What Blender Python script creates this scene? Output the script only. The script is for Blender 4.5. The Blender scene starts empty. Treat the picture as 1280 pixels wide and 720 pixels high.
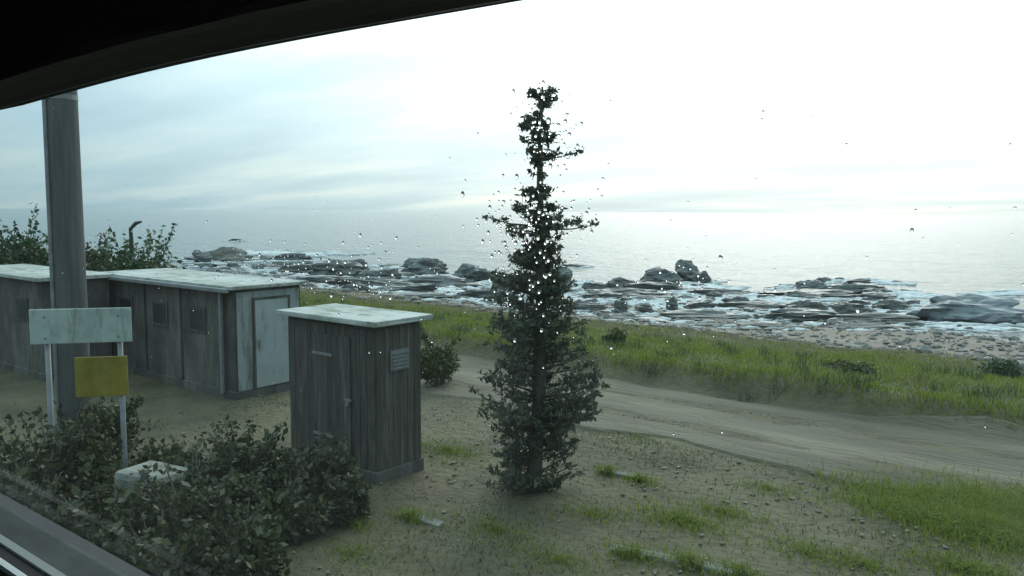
import bpy, bmesh, math, random
import numpy as np
from mathutils import Vector, Matrix

R_ = math.radians
SC = bpy.context.scene
COL = SC.collection

# ------------------------------------------------------------------ camera
# X runs along the railway (the line vanishes to -X), Y points from the train to the sea, Z up.
CAM = Vector((0.0, 0.0, 3.8))
YAW, PITCH, ROLL, FPX = 38.0, -5.45, 0.33, 1005.0
cam = bpy.data.cameras.new('camera')
cam_o = bpy.data.objects.new('camera', cam)
COL.objects.link(cam_o)
cam.sensor_width = 36.0
cam.lens = 36.0 * FPX / 1280.0
cam.clip_start = 0.02
cam.clip_end = 60000
cam_o.location = CAM
CR = (Matrix.Rotation(R_(YAW), 3, 'Z') @ Matrix.Rotation(R_(90 + PITCH), 3, 'X') @ Matrix.Rotation(R_(ROLL), 3, 'Z'))
cam_o.rotation_euler = CR.to_euler()
SC.camera = cam_o

# ------------------------------------------------------------------ sky, sun, exposure
SUN_AZ = YAW - 17.0       # degrees left of +Y
SUN_EL = 28.0
w = bpy.data.worlds.new('World'); SC.world = w; w.use_nodes = True
nt = w.node_tree; nt.nodes.clear()
N = nt.nodes.new; L = nt.links.new
out = N('ShaderNodeOutputWorld'); bg = N('ShaderNodeBackground')
sky = N('ShaderNodeTexSky'); sky.sky_type = 'NISHITA'; sky.sun_disc = False
sky.sun_elevation = R_(SUN_EL); sky.sun_rotation = R_(-SUN_AZ)
sky.air_density = 1.0; sky.dust_density = 2.0; sky.ozone_density = 1.0
# an even cloud cover: the clear blue is greyed and broken by soft streaks
tc = N('ShaderNodeTexCoord'); sep = N('ShaderNodeSeparateXYZ'); L(tc.outputs['Generated'], sep.inputs[0])
zc = N('ShaderNodeMath'); zc.operation = 'MAXIMUM'; zc.inputs[1].default_value = 0.0; L(sep.outputs['Z'], zc.inputs[0])
za = N('ShaderNodeMath'); za.operation = 'ADD'; za.inputs[1].default_value = 0.10; L(zc.outputs[0], za.inputs[0])
dx = N('ShaderNodeMath'); dx.operation = 'DIVIDE'; L(sep.outputs['X'], dx.inputs[0]); L(za.outputs[0], dx.inputs[1])
dy = N('ShaderNodeMath'); dy.operation = 'DIVIDE'; L(sep.outputs['Y'], dy.inputs[0]); L(za.outputs[0], dy.inputs[1])
cmb = N('ShaderNodeCombineXYZ'); L(dx.outputs[0], cmb.inputs[0]); L(dy.outputs[0], cmb.inputs[1])
mp = N('ShaderNodeMapping'); mp.inputs['Rotation'].default_value = (0, 0, R_(-25)); mp.inputs['Scale'].default_value = (0.35, 0.9, 1)
L(cmb.outputs[0], mp.inputs[0])
nz = N('ShaderNodeTexNoise'); nz.inputs['Scale'].default_value = 0.9; nz.inputs['Detail'].default_value = 6; nz.inputs['Roughness'].default_value = 0.5
L(mp.outputs[0], nz.inputs['Vector'])
cr = N('ShaderNodeMapRange'); cr.inputs['From Min'].default_value = 0.35; cr.inputs['From Max'].default_value = 0.65
cr.inputs['To Min'].default_value = 0.90; cr.inputs['To Max'].default_value = 1.14
L(nz.outputs['Fac'], cr.inputs['Value'])
# cloud cover: pale grey-green, brightening round the hidden sun
sdv = (-math.sin(R_(SUN_AZ)) * math.cos(R_(SUN_EL)), math.cos(R_(SUN_AZ)) * math.cos(R_(SUN_EL)), math.sin(R_(SUN_EL)))
dt = N('ShaderNodeVectorMath'); dt.operation = 'DOT_PRODUCT'; dt.inputs[1].default_value = sdv; L(tc.outputs['Generated'], dt.inputs[0])
dm = N('ShaderNodeMapRange'); dm.inputs['From Min'].default_value = 0.50; dm.inputs['From Max'].default_value = 1.0; L(dt.outputs['Value'], dm.inputs['Value'])
pw = N('ShaderNodeMath'); pw.operation = 'POWER'; pw.inputs[1].default_value = 1.7; L(dm.outputs[0], pw.inputs[0])
cg = N('ShaderNodeMix'); cg.data_type = 'RGBA'; cg.clamp_result = False
cg.inputs['A'].default_value = (2.9, 4.4, 5.0, 1); cg.inputs['B'].default_value = (8.5, 9.5, 9.4, 1)
L(pw.outputs[0], cg.inputs['Factor'])
mx = N('ShaderNodeMix'); mx.data_type = 'RGBA'; mx.inputs['Factor'].default_value = 0.92
L(sky.outputs[0], mx.inputs['A']); L(cg.outputs['Result'], mx.inputs['B'])
ml = N('ShaderNodeVectorMath'); ml.operation = 'SCALE'
cie = N('ShaderNodeMath'); cie.operation = 'MULTIPLY_ADD'; cie.inputs[1].default_value = 1.9; cie.inputs[2].default_value = 1.0   # overcast: brighter overhead
L(zc.outputs[0], cie.inputs[0])
ce = N('ShaderNodeMath'); ce.operation = 'MULTIPLY'; L(cie.outputs[0], ce.inputs[0]); L(cr.outputs[0], ce.inputs[1])
tn = N('ShaderNodeMix'); tn.data_type = 'RGBA'; tn.inputs['A'].default_value = (0.95, 1.0, 1.04, 1); tn.inputs['B'].default_value = (1.12, 1.04, 0.96, 1)   # cloud breaks are warmer
tf = N('ShaderNodeMapRange'); tf.inputs['From Min'].default_value = 0.45; tf.inputs['From Max'].default_value = 0.68; L(nz.outputs['Fac'], tf.inputs['Value']); L(tf.outputs[0], tn.inputs['Factor'])
tv = N('ShaderNodeVectorMath'); tv.operation = 'MULTIPLY'; L(mx.outputs['Result'], tv.inputs[0]); L(tn.outputs['Result'], tv.inputs[1])
L(tv.outputs[0], ml.inputs[0]); L(ce.outputs[0], ml.inputs['Scale'])
L(ml.outputs[0], bg.inputs['Color']); bg.inputs['Strength'].default_value = 0.10
L(bg.outputs[0], out.inputs[0])

sl = bpy.data.lights.new('sun', 'SUN'); sl.energy = 0.8; sl.angle = R_(35); sl.color = (1.0, 0.96, 0.9)
so = bpy.data.objects.new('sun', sl); COL.objects.link(so)
sd = Vector((-math.sin(R_(SUN_AZ)) * math.cos(R_(SUN_EL)), math.cos(R_(SUN_AZ)) * math.cos(R_(SUN_EL)), math.sin(R_(SUN_EL))))
so.rotation_euler = sd.to_track_quat('Z', 'Y').to_euler()

SC.view_settings.view_transform = 'Standard'; SC.view_settings.look = 'None'
SC.view_settings.gamma = 1.0; SC.view_settings.use_curve_mapping = False
SC.view_settings.exposure = 0.33
SC.cycles.transparent_max_bounces = 16
SC.cycles.max_bounces = 8

# ------------------------------------------------------------------ helpers
rng = np.random.default_rng(7)
random.seed(7)

def ray(px, py):
    return CR @ Vector(((px - 640) / FPX, (360 - py) / FPX, -1.0))
def at_z(px, py, z):
    d = ray(px, py); return CAM + d * ((z - CAM.z) / d.z)
def at_d(px, py, depth):
    return CAM + ray(px, py) * depth
def at_Y(px, py, Y):
    d = ray(px, py); return CAM + d * (Y / d.y)

def tag(o, label=None, cat=None, group=None, kind=None):
    if label: o['label'] = label
    if cat: o['category'] = cat
    if group: o['group'] = group
    if kind: o['kind'] = kind
    return o

def link(name, me, m=None, parent=None):
    o = bpy.data.objects.new(name, me); COL.objects.link(o)
    if m is not None and not me.materials: me.materials.append(m)
    if parent is not None: o.parent = parent
    return o

def empty(name, loc, rz=0.0):
    o = bpy.data.objects.new(name, None); COL.objects.link(o)
    o.location = loc; o.rotation_euler = (0, 0, rz); o.empty_display_size = 0.2
    return o

def np_mesh(name, verts, faces, smooth=False, k=None):
    """verts (n,3), faces (m,k) -> mesh, fast"""
    verts = np.asarray(verts, dtype=np.float32); faces = np.asarray(faces, dtype=np.int32)
    me = bpy.data.meshes.new(name)
    me.vertices.add(len(verts)); me.vertices.foreach_set('co', verts.ravel())
    m, kk = faces.shape
    me.loops.add(m * kk); me.loops.foreach_set('vertex_index', faces.ravel())
    me.polygons.add(m); me.polygons.foreach_set('loop_start', np.arange(0, m * kk, kk, dtype=np.int32))
    me.polygons.foreach_set('loop_total', np.full(m, kk, dtype=np.int32))
    me.polygons.foreach_set('use_smooth', np.full(m, smooth, dtype=bool))
    me.update(calc_edges=True); me.validate()
    return me

def bm_mesh(name, bm, smooth=False):
    me = bpy.data.meshes.new(name); bm.to_mesh(me); bm.free()
    if smooth:
        for p in me.polygons: p.use_smooth = True
    return me

def box_mesh(name, a, b, bevel=0.0, seg=2, jitter=0.0):
    bm = bmesh.new()
    bmesh.ops.create_cube(bm, size=1.0)
    a, b = Vector(a), Vector(b)
    for v in bm.verts:
        v.co = Vector([(a[i] + b[i]) / 2 + v.co[i] * (b[i] - a[i]) for i in range(3)])
        if jitter: v.co += Vector([random.uniform(-jitter, jitter) for _ in range(3)])
    if bevel: bmesh.ops.bevel(bm, geom=bm.edges[:], offset=bevel, segments=seg, affect='EDGES', profile=0.6)
    return bm_mesh(name, bm)

def tube(path, radii, n=8):
    """verts, faces of a tube along a path with a radius for each point"""
    V, F = [], []
    for i, (p, r) in enumerate(zip(path, radii)):
        p = Vector(p)
        t = (Vector(path[min(i + 1, len(path) - 1)]) - Vector(path[max(i - 1, 0)])).normalized()
        u = t.cross(Vector((0.31, 0.95, 0.05))).normalized(); v = t.cross(u)
        for k in range(n):
            a = 2 * math.pi * k / n
            V.append(p + (u * math.cos(a) + v * math.sin(a)) * r)
    for i in range(len(path) - 1):
        for k in range(n):
            F.append((i * n + k, i * n + (k + 1) % n, (i + 1) * n + (k + 1) % n, (i + 1) * n + k))
    return V, F
def tubes_mesh(name, list_of):
    V, F = [], []
    for path, radii, n in list_of:
        v, f = tube(path, radii, n); o = len(V)
        V += v; F += [tuple(i + o for i in q) for q in f]
        e = len(V); V.append(Vector(path[-1])); base = o + (len(path) - 1) * n
        F += [(base + k, base + (k + 1) % n, e, e) for k in range(n)]
    me = bpy.data.meshes.new(name)
    me.from_pydata([tuple(v) for v in V], [], [f if f[2] != f[3] else f[:3] for f in F])
    for p in me.polygons: p.use_smooth = True
    return me

# value noise in numpy
_T = rng.random((256, 256)).astype(np.float32)
def vn(x, y):
    x = np.asarray(x, dtype=np.float64); y = np.asarray(y, dtype=np.float64)
    xi = np.floor(x).astype(int); yi = np.floor(y).astype(int)
    fx = x - xi; fy = y - yi; fx = fx * fx * (3 - 2 * fx); fy = fy * fy * (3 - 2 * fy)
    g = lambda i, j: _T[i & 255, j & 255]
    return ((g(xi, yi) * (1 - fx) + g(xi + 1, yi) * fx) * (1 - fy) + (g(xi, yi + 1) * (1 - fx) + g(xi + 1, yi + 1) * fx) * fy) * 2 - 1
def fbm(x, y, o=4):
    s = 0; a = 1.0; t = 0
    for i in range(o):
        s = s + a * vn(x * 2 ** i + 17.3 * i, y * 2 ** i - 9.1 * i); t += a; a *= 0.5
    return s / t
def sst(a, b, x):
    t = np.clip((x - a) / (b - a), 0, 1); return t * t * (3 - 2 * t)

# ------------------------------------------------------------------ materials
def mat(name, base, rough=0.8, var=None, scale=5.0, bump=0.0, bscale=None, spec=0.5, detail=6, extra=None, coords='Object', stretch=None, stain=None):
    """principled with noise-driven colour between base and var, and noise bump"""
    m = bpy.data.materials.new(name); m.use_nodes = True
    t = m.node_tree; b = t.nodes['Principled BSDF']
    b.inputs['Base Color'].default_value = (*base, 1); b.inputs['Roughness'].default_value = rough
    b.inputs['Specular IOR Level'].default_value = spec
    tc = t.nodes.new('ShaderNodeTexCoord'); vec = tc.outputs[coords]
    if stretch:
        mp = t.nodes.new('ShaderNodeMapping'); mp.inputs['Scale'].default_value = stretch
        t.links.new(vec, mp.inputs[0]); vec = mp.outputs[0]
    if var:
        n = t.nodes.new('ShaderNodeTexNoise'); n.inputs['Scale'].default_value = scale; n.inputs['Detail'].default_value = detail
        n.inputs['Roughness'].default_value = 0.62
        t.links.new(vec, n.inputs['Vector'])
        r = t.nodes.new('ShaderNodeValToRGB'); e = r.color_ramp.elements
        e[0].position = 0.34; e[1].position = 0.66
        e[0].color = (*base, 1); e[1].color = (*var, 1)
        if extra:
            x = e.new(0.5); x.color = (*extra, 1)
        t.links.new(n.outputs['Fac'], r.inputs[0]); col_out = r.outputs[0]
        if stain:                                   # dirt, lichen or rust with an outline of its own
            sc_, st_, lo, hi = stain
            sm = t.nodes.new('ShaderNodeMapping'); sm.inputs['Scale'].default_value = st_; sm.inputs['Location'].default_value = (3.1, 1.7, 8.3)
            t.links.new(tc.outputs[coords], sm.inputs[0])
            sn = t.nodes.new('ShaderNodeTexNoise'); sn.inputs['Scale'].default_value = 1.0; sn.inputs['Detail'].default_value = 9; sn.inputs['Roughness'].default_value = 0.68
            t.links.new(sm.outputs[0], sn.inputs['Vector'])
            sr_ = t.nodes.new('ShaderNodeMapRange'); sr_.inputs['From Min'].default_value = lo; sr_.inputs['From Max'].default_value = hi; sr_.inputs['To Max'].default_value = 0.85
            t.links.new(sn.outputs['Fac'], sr_.inputs['Value'])
            sx = t.nodes.new('ShaderNodeMix'); sx.data_type = 'RGBA'; sx.inputs['B'].default_value = (*sc_, 1)
            t.links.new(sr_.outputs[0], sx.inputs['Factor']); t.links.new(col_out, sx.inputs['A']); col_out = sx.outputs['Result']
        t.links.new(col_out, b.inputs['Base Color'])
    if bump:
        n2 = t.nodes.new('ShaderNodeTexNoise'); n2.inputs['Scale'].default_value = bscale or scale * 4; n2.inputs['Detail'].default_value = 8
        t.links.new(vec, n2.inputs['Vector'])
        bp = t.nodes.new('ShaderNodeBump'); bp.inputs['Strength'].default_value = 1.0; bp.inputs['Distance'].default_value = bump
        t.links.new(n2.outputs['Fac'], bp.inputs['Height']); t.links.new(bp.outputs[0], b.inputs['Normal'])
    return m

def leaf_mat(name, a, b_, trans=0.3, rough=0.55):
    m = bpy.data.materials.new(name); m.use_nodes = True
    t = m.node_tree; p = t.nodes['Principled BSDF']; o = t.nodes['Material Output']
    g = t.nodes.new('ShaderNodeNewGeometry'); r = t.nodes.new('ShaderNodeValToRGB')
    e = r.color_ramp.elements; e[0].color = (*a, 1); e[1].color = (*b_, 1)
    t.links.new(g.outputs['Random Per Island'], r.inputs[0]); t.links.new(r.outputs[0], p.inputs['Base Color'])
    p.inputs['Roughness'].default_value = rough; p.inputs['Specular IOR Level'].default_value = 0.35
    tr = t.nodes.new('ShaderNodeBsdfTranslucent'); t.links.new(r.outputs[0], tr.inputs['Color'])
    mixs = t.nodes.new('ShaderNodeMixShader'); mixs.inputs[0].default_value = trans
    t.links.new(p.outputs[0], mixs.inputs[1]); t.links.new(tr.outputs[0], mixs.inputs[2]); t.links.new(mixs.outputs[0], o.inputs[0])
    return m

M = {}
M['earth'] = mat('verge_earth', (0.046, 0.036, 0.015), 0.9, (0.100, 0.085, 0.040), 0.7, 0.07, 7, coords='Object')
M['track'] = mat('gravel_track', (0.060, 0.049, 0.028), 0.9, (0.150, 0.125, 0.080), 0.7, 0.06, 12, stretch=(0.22, 1, 1), extra=(0.100, 0.083, 0.052))
M['sand'] = mat('shingle', (0.13, 0.10, 0.072), 0.9, (0.21, 0.165, 0.125), 0.8, 0.05, 6)
M['stone'] = mat('ballast_stone', (0.12, 0.102, 0.068), 0.9, (0.22, 0.19, 0.135), 0.8)
M['rock'] = mat('wet_rock', (0.055, 0.060, 0.056), 0.40, (0.14, 0.14, 0.125), 0.8, 0.22, 1.6, coords='Object', stretch=(1, 1, 2.5))
M['rock_dry'] = mat('shore_rock', (0.085, 0.082, 0.072), 0.7, (0.17, 0.155, 0.13), 0.9, 0.10, 2.5)
M['slab'] = mat('smooth_ledge', (0.10, 0.112, 0.118), 0.5, (0.15, 0.16, 0.165), 0.35, 0.05, 1.5)
M['foam'] = mat('foam', (0.82, 0.81, 0.79), 0.9, (0.93, 0.92, 0.90), 1.5, 0.05, 6)
_t = M['foam'].node_tree; _p = _t.nodes['Principled BSDF']; _o = _t.nodes['Material Output']   # bubbles let light through
_tl = _t.nodes.new('ShaderNodeBsdfTranslucent'); _tl.inputs[0].default_value = (0.9, 0.9, 0.9, 1)
_mx = _t.nodes.new('ShaderNodeMixShader'); _mx.inputs[0].default_value = 0.45
_t.links.new(_p.outputs[0], _mx.inputs[1]); _t.links.new(_tl.outputs[0], _mx.inputs[2]); _t.links.new(_mx.outputs[0], _o.inputs[0])
M['conc'] = mat('weathered_concrete', (0.22, 0.23, 0.19), 0.9, (0.44, 0.44, 0.405), 1.1, 0.008, 30, extra=(0.37, 0.37, 0.335), stain=((0.10, 0.105, 0.07), (2.2, 3.5, 3), .52, .66))
M['old_conc'] = mat('mossy_old_concrete', (0.075, 0.080, 0.055), 0.95, (0.27, 0.26, 0.23), 2.6, 0.02, 14, extra=(0.17, 0.168, 0.14))
M['render'] = mat('dark_rendered_wall', (0.040, 0.036, 0.030), 0.9, (0.090, 0.082, 0.068), 1.2, 0.006, 25, stain=((0.15, 0.145, 0.125), (3.0, 3.0, 0.5), .5, .68))
M['timber'] = mat('dark_tarred_timber', (0.028, 0.025, 0.019), 0.85, (0.075, 0.068, 0.052), 3.0, 0.004, 20, stretch=(6, 6, 0.6), stain=((0.12, 0.115, 0.10), (9, 9, 0.8), .52, .66))
M['grey_door'] = mat('grey_metal_door', (0.24, 0.26, 0.25), 0.6, (0.30, 0.32, 0.31), 2.0, stain=((0.11, 0.075, 0.045), (7, 7, 1.4), .56, .70))
M['pale_wall'] = mat('pale_render', (0.20, 0.21, 0.20), 0.9, (0.28, 0.29, 0.275), 1.5, 0.005, 30, stain=((0.07, 0.07, 0.055), (5, 5, 0.9), .5, .68))
M['pole'] = mat('dark_pole_timber', (0.045, 0.048, 0.046), 0.8, (0.085, 0.088, 0.085), 2.0, 0.006, 18, stretch=(6, 6, 0.4))
M['metal'] = mat('dull_steel', (0.12, 0.125, 0.125), 0.5, (0.2, 0.2, 0.2), 5)
M['sign_white'] = mat('weathered_sign', (0.26, 0.30, 0.27), 0.6, (0.36, 0.40, 0.36), 3, extra=(0.33, 0.37, 0.335), stain=((0.12, 0.13, 0.10), (9, 9, 2.0), .5, .7))
M['sign_yellow'] = mat('sign_yellow', (0.15, 0.115, 0.008), 0.6, (0.24, 0.18, 0.015), 4, stain=((0.06, 0.05, 0.02), (8, 8, 2.0), .52, .7))
M['bark'] = mat('bark', (0.035, 0.028, 0.02), 0.9, (0.075, 0.062, 0.045), 6, 0.008, 30)
M['conifer'] = leaf_mat('dark_foliage', (0.016, 0.032, 0.020), (0.075, 0.095, 0.045), 0.25)
M['bush'] = leaf_mat('bush_foliage', (0.025, 0.050, 0.020), (0.06, 0.10, 0.035), 0.25)
M['bramble'] = leaf_mat('bramble_foliage', (0.018, 0.030, 0.012), (0.080, 0.085, 0.032), 0.25)
M['olive'] = leaf_mat('olive_foliage', (0.030, 0.045, 0.008), (0.07, 0.085, 0.018), 0.25)
M['grass'] = leaf_mat('grass_blades', (0.078, 0.125, 0.008), (0.215, 0.250, 0.036), 0.5, 0.6)
M['grass_dry'] = leaf_mat('dry_grass', (0.15, 0.135, 0.07), (0.24, 0.21, 0.12), 0.35, 0.7)
M['frame'] = mat('black_frame_plastic', (0.010, 0.010, 0.010), 0.55, (0.016, 0.016, 0.015), 4, 0.001, 60)
M['rubber'] = mat('black_rubber', (0.006, 0.006, 0.006), 0.8)
M['sill'] = mat('grey_sill_metal', (0.05, 0.056, 0.05), 0.6, (0.075, 0.08, 0.072), 3, stain=((0.03, 0.03, 0.026), (6, 20, 20), .45, .65))
M['strip'] = mat('brushed_strip', (0.20, 0.215, 0.205), 0.45, (0.25, 0.26, 0.25), 6, stretch=(0.3, 4, 4))
M['ledge'] = mat('pale_ledge', (0.62, 0.65, 0.62), 0.5, (0.68, 0.7, 0.68), 3)
M['inner'] = mat('dark_carriage_lining', (0.035, 0.036, 0.035), 0.8, (0.045, 0.045, 0.044), 3)

# sea water
m = bpy.data.materials.new('sea_water'); m.use_nodes = True
t = m.node_tree; b = t.nodes['Principled BSDF']
b.inputs['Base Color'].default_value = (0.03, 0.066, 0.070, 1); b.inputs['Roughness'].default_value = 0.12; b.inputs['IOR'].default_value = 1.33
tcn = t.nodes.new('ShaderNodeTexCoord'); mpn = t.nodes.new('ShaderNodeMapping')
mpn.inputs['Rotation'].default_value = (0, 0, R_(-14)); mpn.inputs['Scale'].default_value = (0.22, 0.75, 1)
t.links.new(tcn.outputs['Object'], mpn.inputs[0])
n1 = t.nodes.new('ShaderNodeTexNoise'); n1.inputs['Scale'].default_value = 0.55; n1.inputs['Detail'].default_value = 8; n1.inputs['Roughness'].default_value = 0.55
t.links.new(mpn.outputs[0], n1.inputs['Vector'])
bp = t.nodes.new('ShaderNodeBump'); bp.inputs['Distance'].default_value = 1.15; bp.inputs['Strength'].default_value = 1.0
t.links.new(n1.outputs['Fac'], bp.inputs['Height']); t.links.new(bp.outputs[0], b.inputs['Normal'])
M['sea'] = m

# window glass: see-through with a faint green tint and real surface reflection
m = bpy.data.materials.new('window_glass'); m.use_nodes = True
t = m.node_tree; t.nodes.remove(t.nodes['Principled BSDF']); o = t.nodes['Material Output']
tr = t.nodes.new('ShaderNodeBsdfTransparent'); tr.inputs[0].default_value = (0.965, 0.98, 0.975, 1)
gl = t.nodes.new('ShaderNodeBsdfGlossy'); gl.inputs['Roughness'].default_value = 0.02
fr = t.nodes.new('ShaderNodeFresnel'); fr.inputs['IOR'].default_value = 1.45
gm = t.nodes.new('ShaderNodeNewGeometry'); im = t.nodes.new('ShaderNodeMapRange')   # same reflection from both faces
im.inputs['To Min'].default_value = 1.14; im.inputs['To Max'].default_value = 1 / 1.14
t.links.new(gm.outputs['Backfacing'], im.inputs['Value']); t.links.new(im.outputs[0], fr.inputs['IOR'])
mi = t.nodes.new('ShaderNodeMixShader')
# thin dried dirt and mist on the pane, in upright runs, scatters a little daylight
dn = t.nodes.new('ShaderNodeTexNoise'); dn.inputs['Scale'].default_value = 6; dn.inputs['Detail'].default_value = 6
dmp = t.nodes.new('ShaderNodeMapping'); dmp.inputs['Scale'].default_value = (3.5, 1, 0.5); dtc = t.nodes.new('ShaderNodeTexCoord')
t.links.new(dtc.outputs['Object'], dmp.inputs[0]); t.links.new(dmp.outputs[0], dn.inputs['Vector'])
dr = t.nodes.new('ShaderNodeMapRange'); dr.inputs['From Min'].default_value = 0.3; dr.inputs['From Max'].default_value = 0.75
dr.inputs['To Min'].default_value = 0.003; dr.inputs['To Max'].default_value = 0.010; t.links.new(dn.outputs['Fac'], dr.inputs['Value'])
tl = t.nodes.new('ShaderNodeBsdfTranslucent'); tl.inputs[0].default_value = (0.8, 0.82, 0.8, 1)
dmx = t.nodes.new('ShaderNodeMixShader'); t.links.new(dr.outputs[0], dmx.inputs[0]); t.links.new(tr.outputs[0], dmx.inputs[1]); t.links.new(tl.outputs[0], dmx.inputs[2])
t.links.new(fr.outputs[0], mi.inputs[0]); t.links.new(dmx.outputs[0], mi.inputs[1]); t.links.new(gl.outputs[0], mi.inputs[2]); t.links.new(mi.outputs[0], o.inputs[0])
M['glass'] = m
m = bpy.data.materials.new('rain_water'); m.use_nodes = True
t = m.node_tree; b = t.nodes['Principled BSDF']
b.inputs['Base Color'].default_value = (1, 1, 1, 1); b.inputs['Roughness'].default_value = 0.0
b.inputs['IOR'].default_value = 1.33; b.inputs['Transmission Weight'].default_value = 1.0
M['drop'] = m

# ------------------------------------------------------------------ terrain
SEA = -3.5
def height(X, Y):
    X = np.asarray(X, float); Y = np.asarray(Y, float)
    wob = fbm(X * 0.13, X * 0 + 3.3, 3)
    z = 1.2 * (1 - sst(1.6, 3.2, Y))
    z = z + 0.05 * fbm(X * 0.5, Y * 0.5, 4) * sst(4, 6, Y)
    e = Y + 0.45 * fbm(X * 0.35, Y * 0 + 8.0, 3)
    z = z + 0.42 * sst(15.3, 16.2, e) * (1 + 0.25 * fbm(X * 0.4, Y * 0.3 + 40, 3))
    z = z - 0.55 * sst(17.0, 24.0, Y)
    Yb = Y + 1.4 * wob
    z = z - 2.7 * sst(24.0, 36.0, Yb) - 0.65 * np.clip((Yb - 32) / 22, 0, None)
    z = z + 0.22 * fbm(X * 0.12 + 5, Y * 0.16, 4) * sst(26, 40, Y)
    return np.maximum(z, -12.0)

def sheet(name, xs, ys, f, m, dz=0.0, smooth=True):
    Xg, Yg = np.meshgrid(xs, ys)
    Z = f(Xg, Yg) + dz
    V = np.stack([Xg, Yg, Z], -1).reshape(-1, 3)
    nx, ny = len(xs), len(ys)
    i = np.arange(nx * ny).reshape(ny, nx)
    F = np.stack([i[:-1, :-1], i[:-1, 1:], i[1:, 1:], i[1:, :-1]], -1).reshape(-1, 4)
    return link(name, np_mesh(name, V, F, smooth), m)

xs = np.concatenate([np.linspace(-420, -60, 60), np.linspace(-58, 12, 281), np.linspace(14, 160, 50)])
ys = np.concatenate([np.linspace(-60, 0, 13), np.linspace(1, 4, 13), np.linspace(4.15, 28, 160), np.linspace(28.4, 110, 150), np.linspace(112, 170, 20)])
def ground_f(X, Y):
    return height(X, Y)
g = sheet('ground', xs, ys[ys <= 24.6], ground_f, M['earth']); tag(g, kind='structure', label='dark earth verge with sparse weeds beside the railway')
g = sheet('beach', xs, ys[ys >= 24.3], ground_f, M['sand'], dz=0.006); tag(g, kind='structure', label='brown shingle beach below the grassy bank')

# gravel track between the verge and the grass bank, with ragged edges
nx = 260; tx = np.linspace(-60, 12, nx); V = []; NY = 64
e0 = 11.9 + 0.9 * fbm(tx * 0.22, tx * 0 + 1.0, 4) + 0.3 * fbm(tx * 1.5, tx * 0 + 5.0, 3); e1 = 15.55 + 0.35 * fbm(tx * 0.3, tx * 0 + 70.0, 4) + 0.1
s = np.linspace(0, 1, NY)[:, None]
Yt = e0[None] * (1 - s) + e1[None] * s; Xt = np.repeat(tx[None], NY, 0)
Zt = height(Xt, Yt) + np.where((s == 0) | (s == 1), -0.06, 0.010) + 0.014 - 0.055 * sum(np.exp(-((Yt - (c_ + 0.12 * fbm(Xt * .4, Xt * 0 + 2, 2))) / 0.16) ** 2) for c_ in (13.0, 14.55)) * (0.8 + 0.4 * fbm(Xt * .8, Yt * 0 + 31, 3)) + 0.03 * fbm(Xt * .5, Yt * 1.2 + 12, 3) + 0.010 * fbm(Xt * 2, Yt * 3, 4)
i = np.arange(nx * NY).reshape(NY, nx)
F = np.stack([i[:-1, :-1], i[:-1, 1:], i[1:, 1:], i[1:, :-1]], -1).reshape(-1, 4)
o = link('gravel_track', np_mesh('gravel_track', np.stack([Xt, Yt, Zt], -1).reshape(-1, 3), F, True), M['track'])
tag(o, kind='structure', label='pale grey gravel track between the verge and the grass bank')

# sea: one sheet fanned out from the camera to the horizon, real swell near the shore
na, nr = 360, 330
ang = np.linspace(R_(-70), R_(150), na)            # measured from +Y towards -X
rad = 30 * (60000 / 30) ** (np.linspace(0, 1, nr) ** 1.35)
A, Rr = np.meshgrid(ang, rad)
Xs = -np.sin(A) * Rr; Ys = np.cos(A) * Rr
fade = 1 - sst(250, 1500, Rr)
c, s_ = math.cos(R_(14)), math.sin(R_(14))
u = Xs * c + Ys * s_; v = -Xs * s_ + Ys * c
Zs = SEA + fade * (0.16 * fbm(u * 0.05, v * 0.16, 3) + 0.09 * fbm(u * 0.2, v * 0.55, 3))
i = np.arange(na * nr).reshape(nr, na)
F = np.stack([i[:-1, :-1], i[1:, :-1], i[1:, 1:], i[:-1, 1:]], -1).reshape(-1, 4)
o = link('sea', np_mesh('sea', np.stack([Xs, Ys, Zs], -1).reshape(-1, 3), F, True), M['sea'])
tag(o, kind='structure', label='pale silvery sea reaching to the horizon')
def sea_z(X, Y):
    u = X * c + Y * s_; v = -X * s_ + Y * c
    return SEA + (0.16 * fbm(u * 0.05, v * 0.16, 3) + 0.09 * fbm(u * 0.2, v * 0.55, 3))

# ------------------------------------------------------------------ train carriage round the camera
YG = 0.60                                            # glass plane
car = empty('train_carriage', (0, 0, 1.2))
tag(car, 'dark train carriage interior with a black window frame and pale ledge, framing the view', 'train')
def cpart(name, a, b, m, bevel=0.0, parent=car, seg=2):
    me = box_mesh(name, Vector(a) - car.location, Vector(b) - car.location, bevel, seg)
    return link(name, me, m, parent)
X0, X1 = -2.7, 0.75                                  # window opening along the train
ztop = at_Y(2, 134.5, 0.575).z
zsill = at_Y(2, 632, YG).z
zstrip = at_Y(2, 669, 0.548).z
zstrip2 = at_Y(2, 681, 0.543).z
zled = at_Y(2, 700, 0.525).z
_xa, _xb = at_Y(2, 134, 0.575), at_Y(626, 0, 0.575)
def head_rise(x):
    t_ = (x - _xa.x) / (_xb.x - _xa.x)
    return (_xb.z - _xa.z) * t_ + 0.012 * math.sin(math.pi * min(max(t_, 0), 1)) * 0.9
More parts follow.
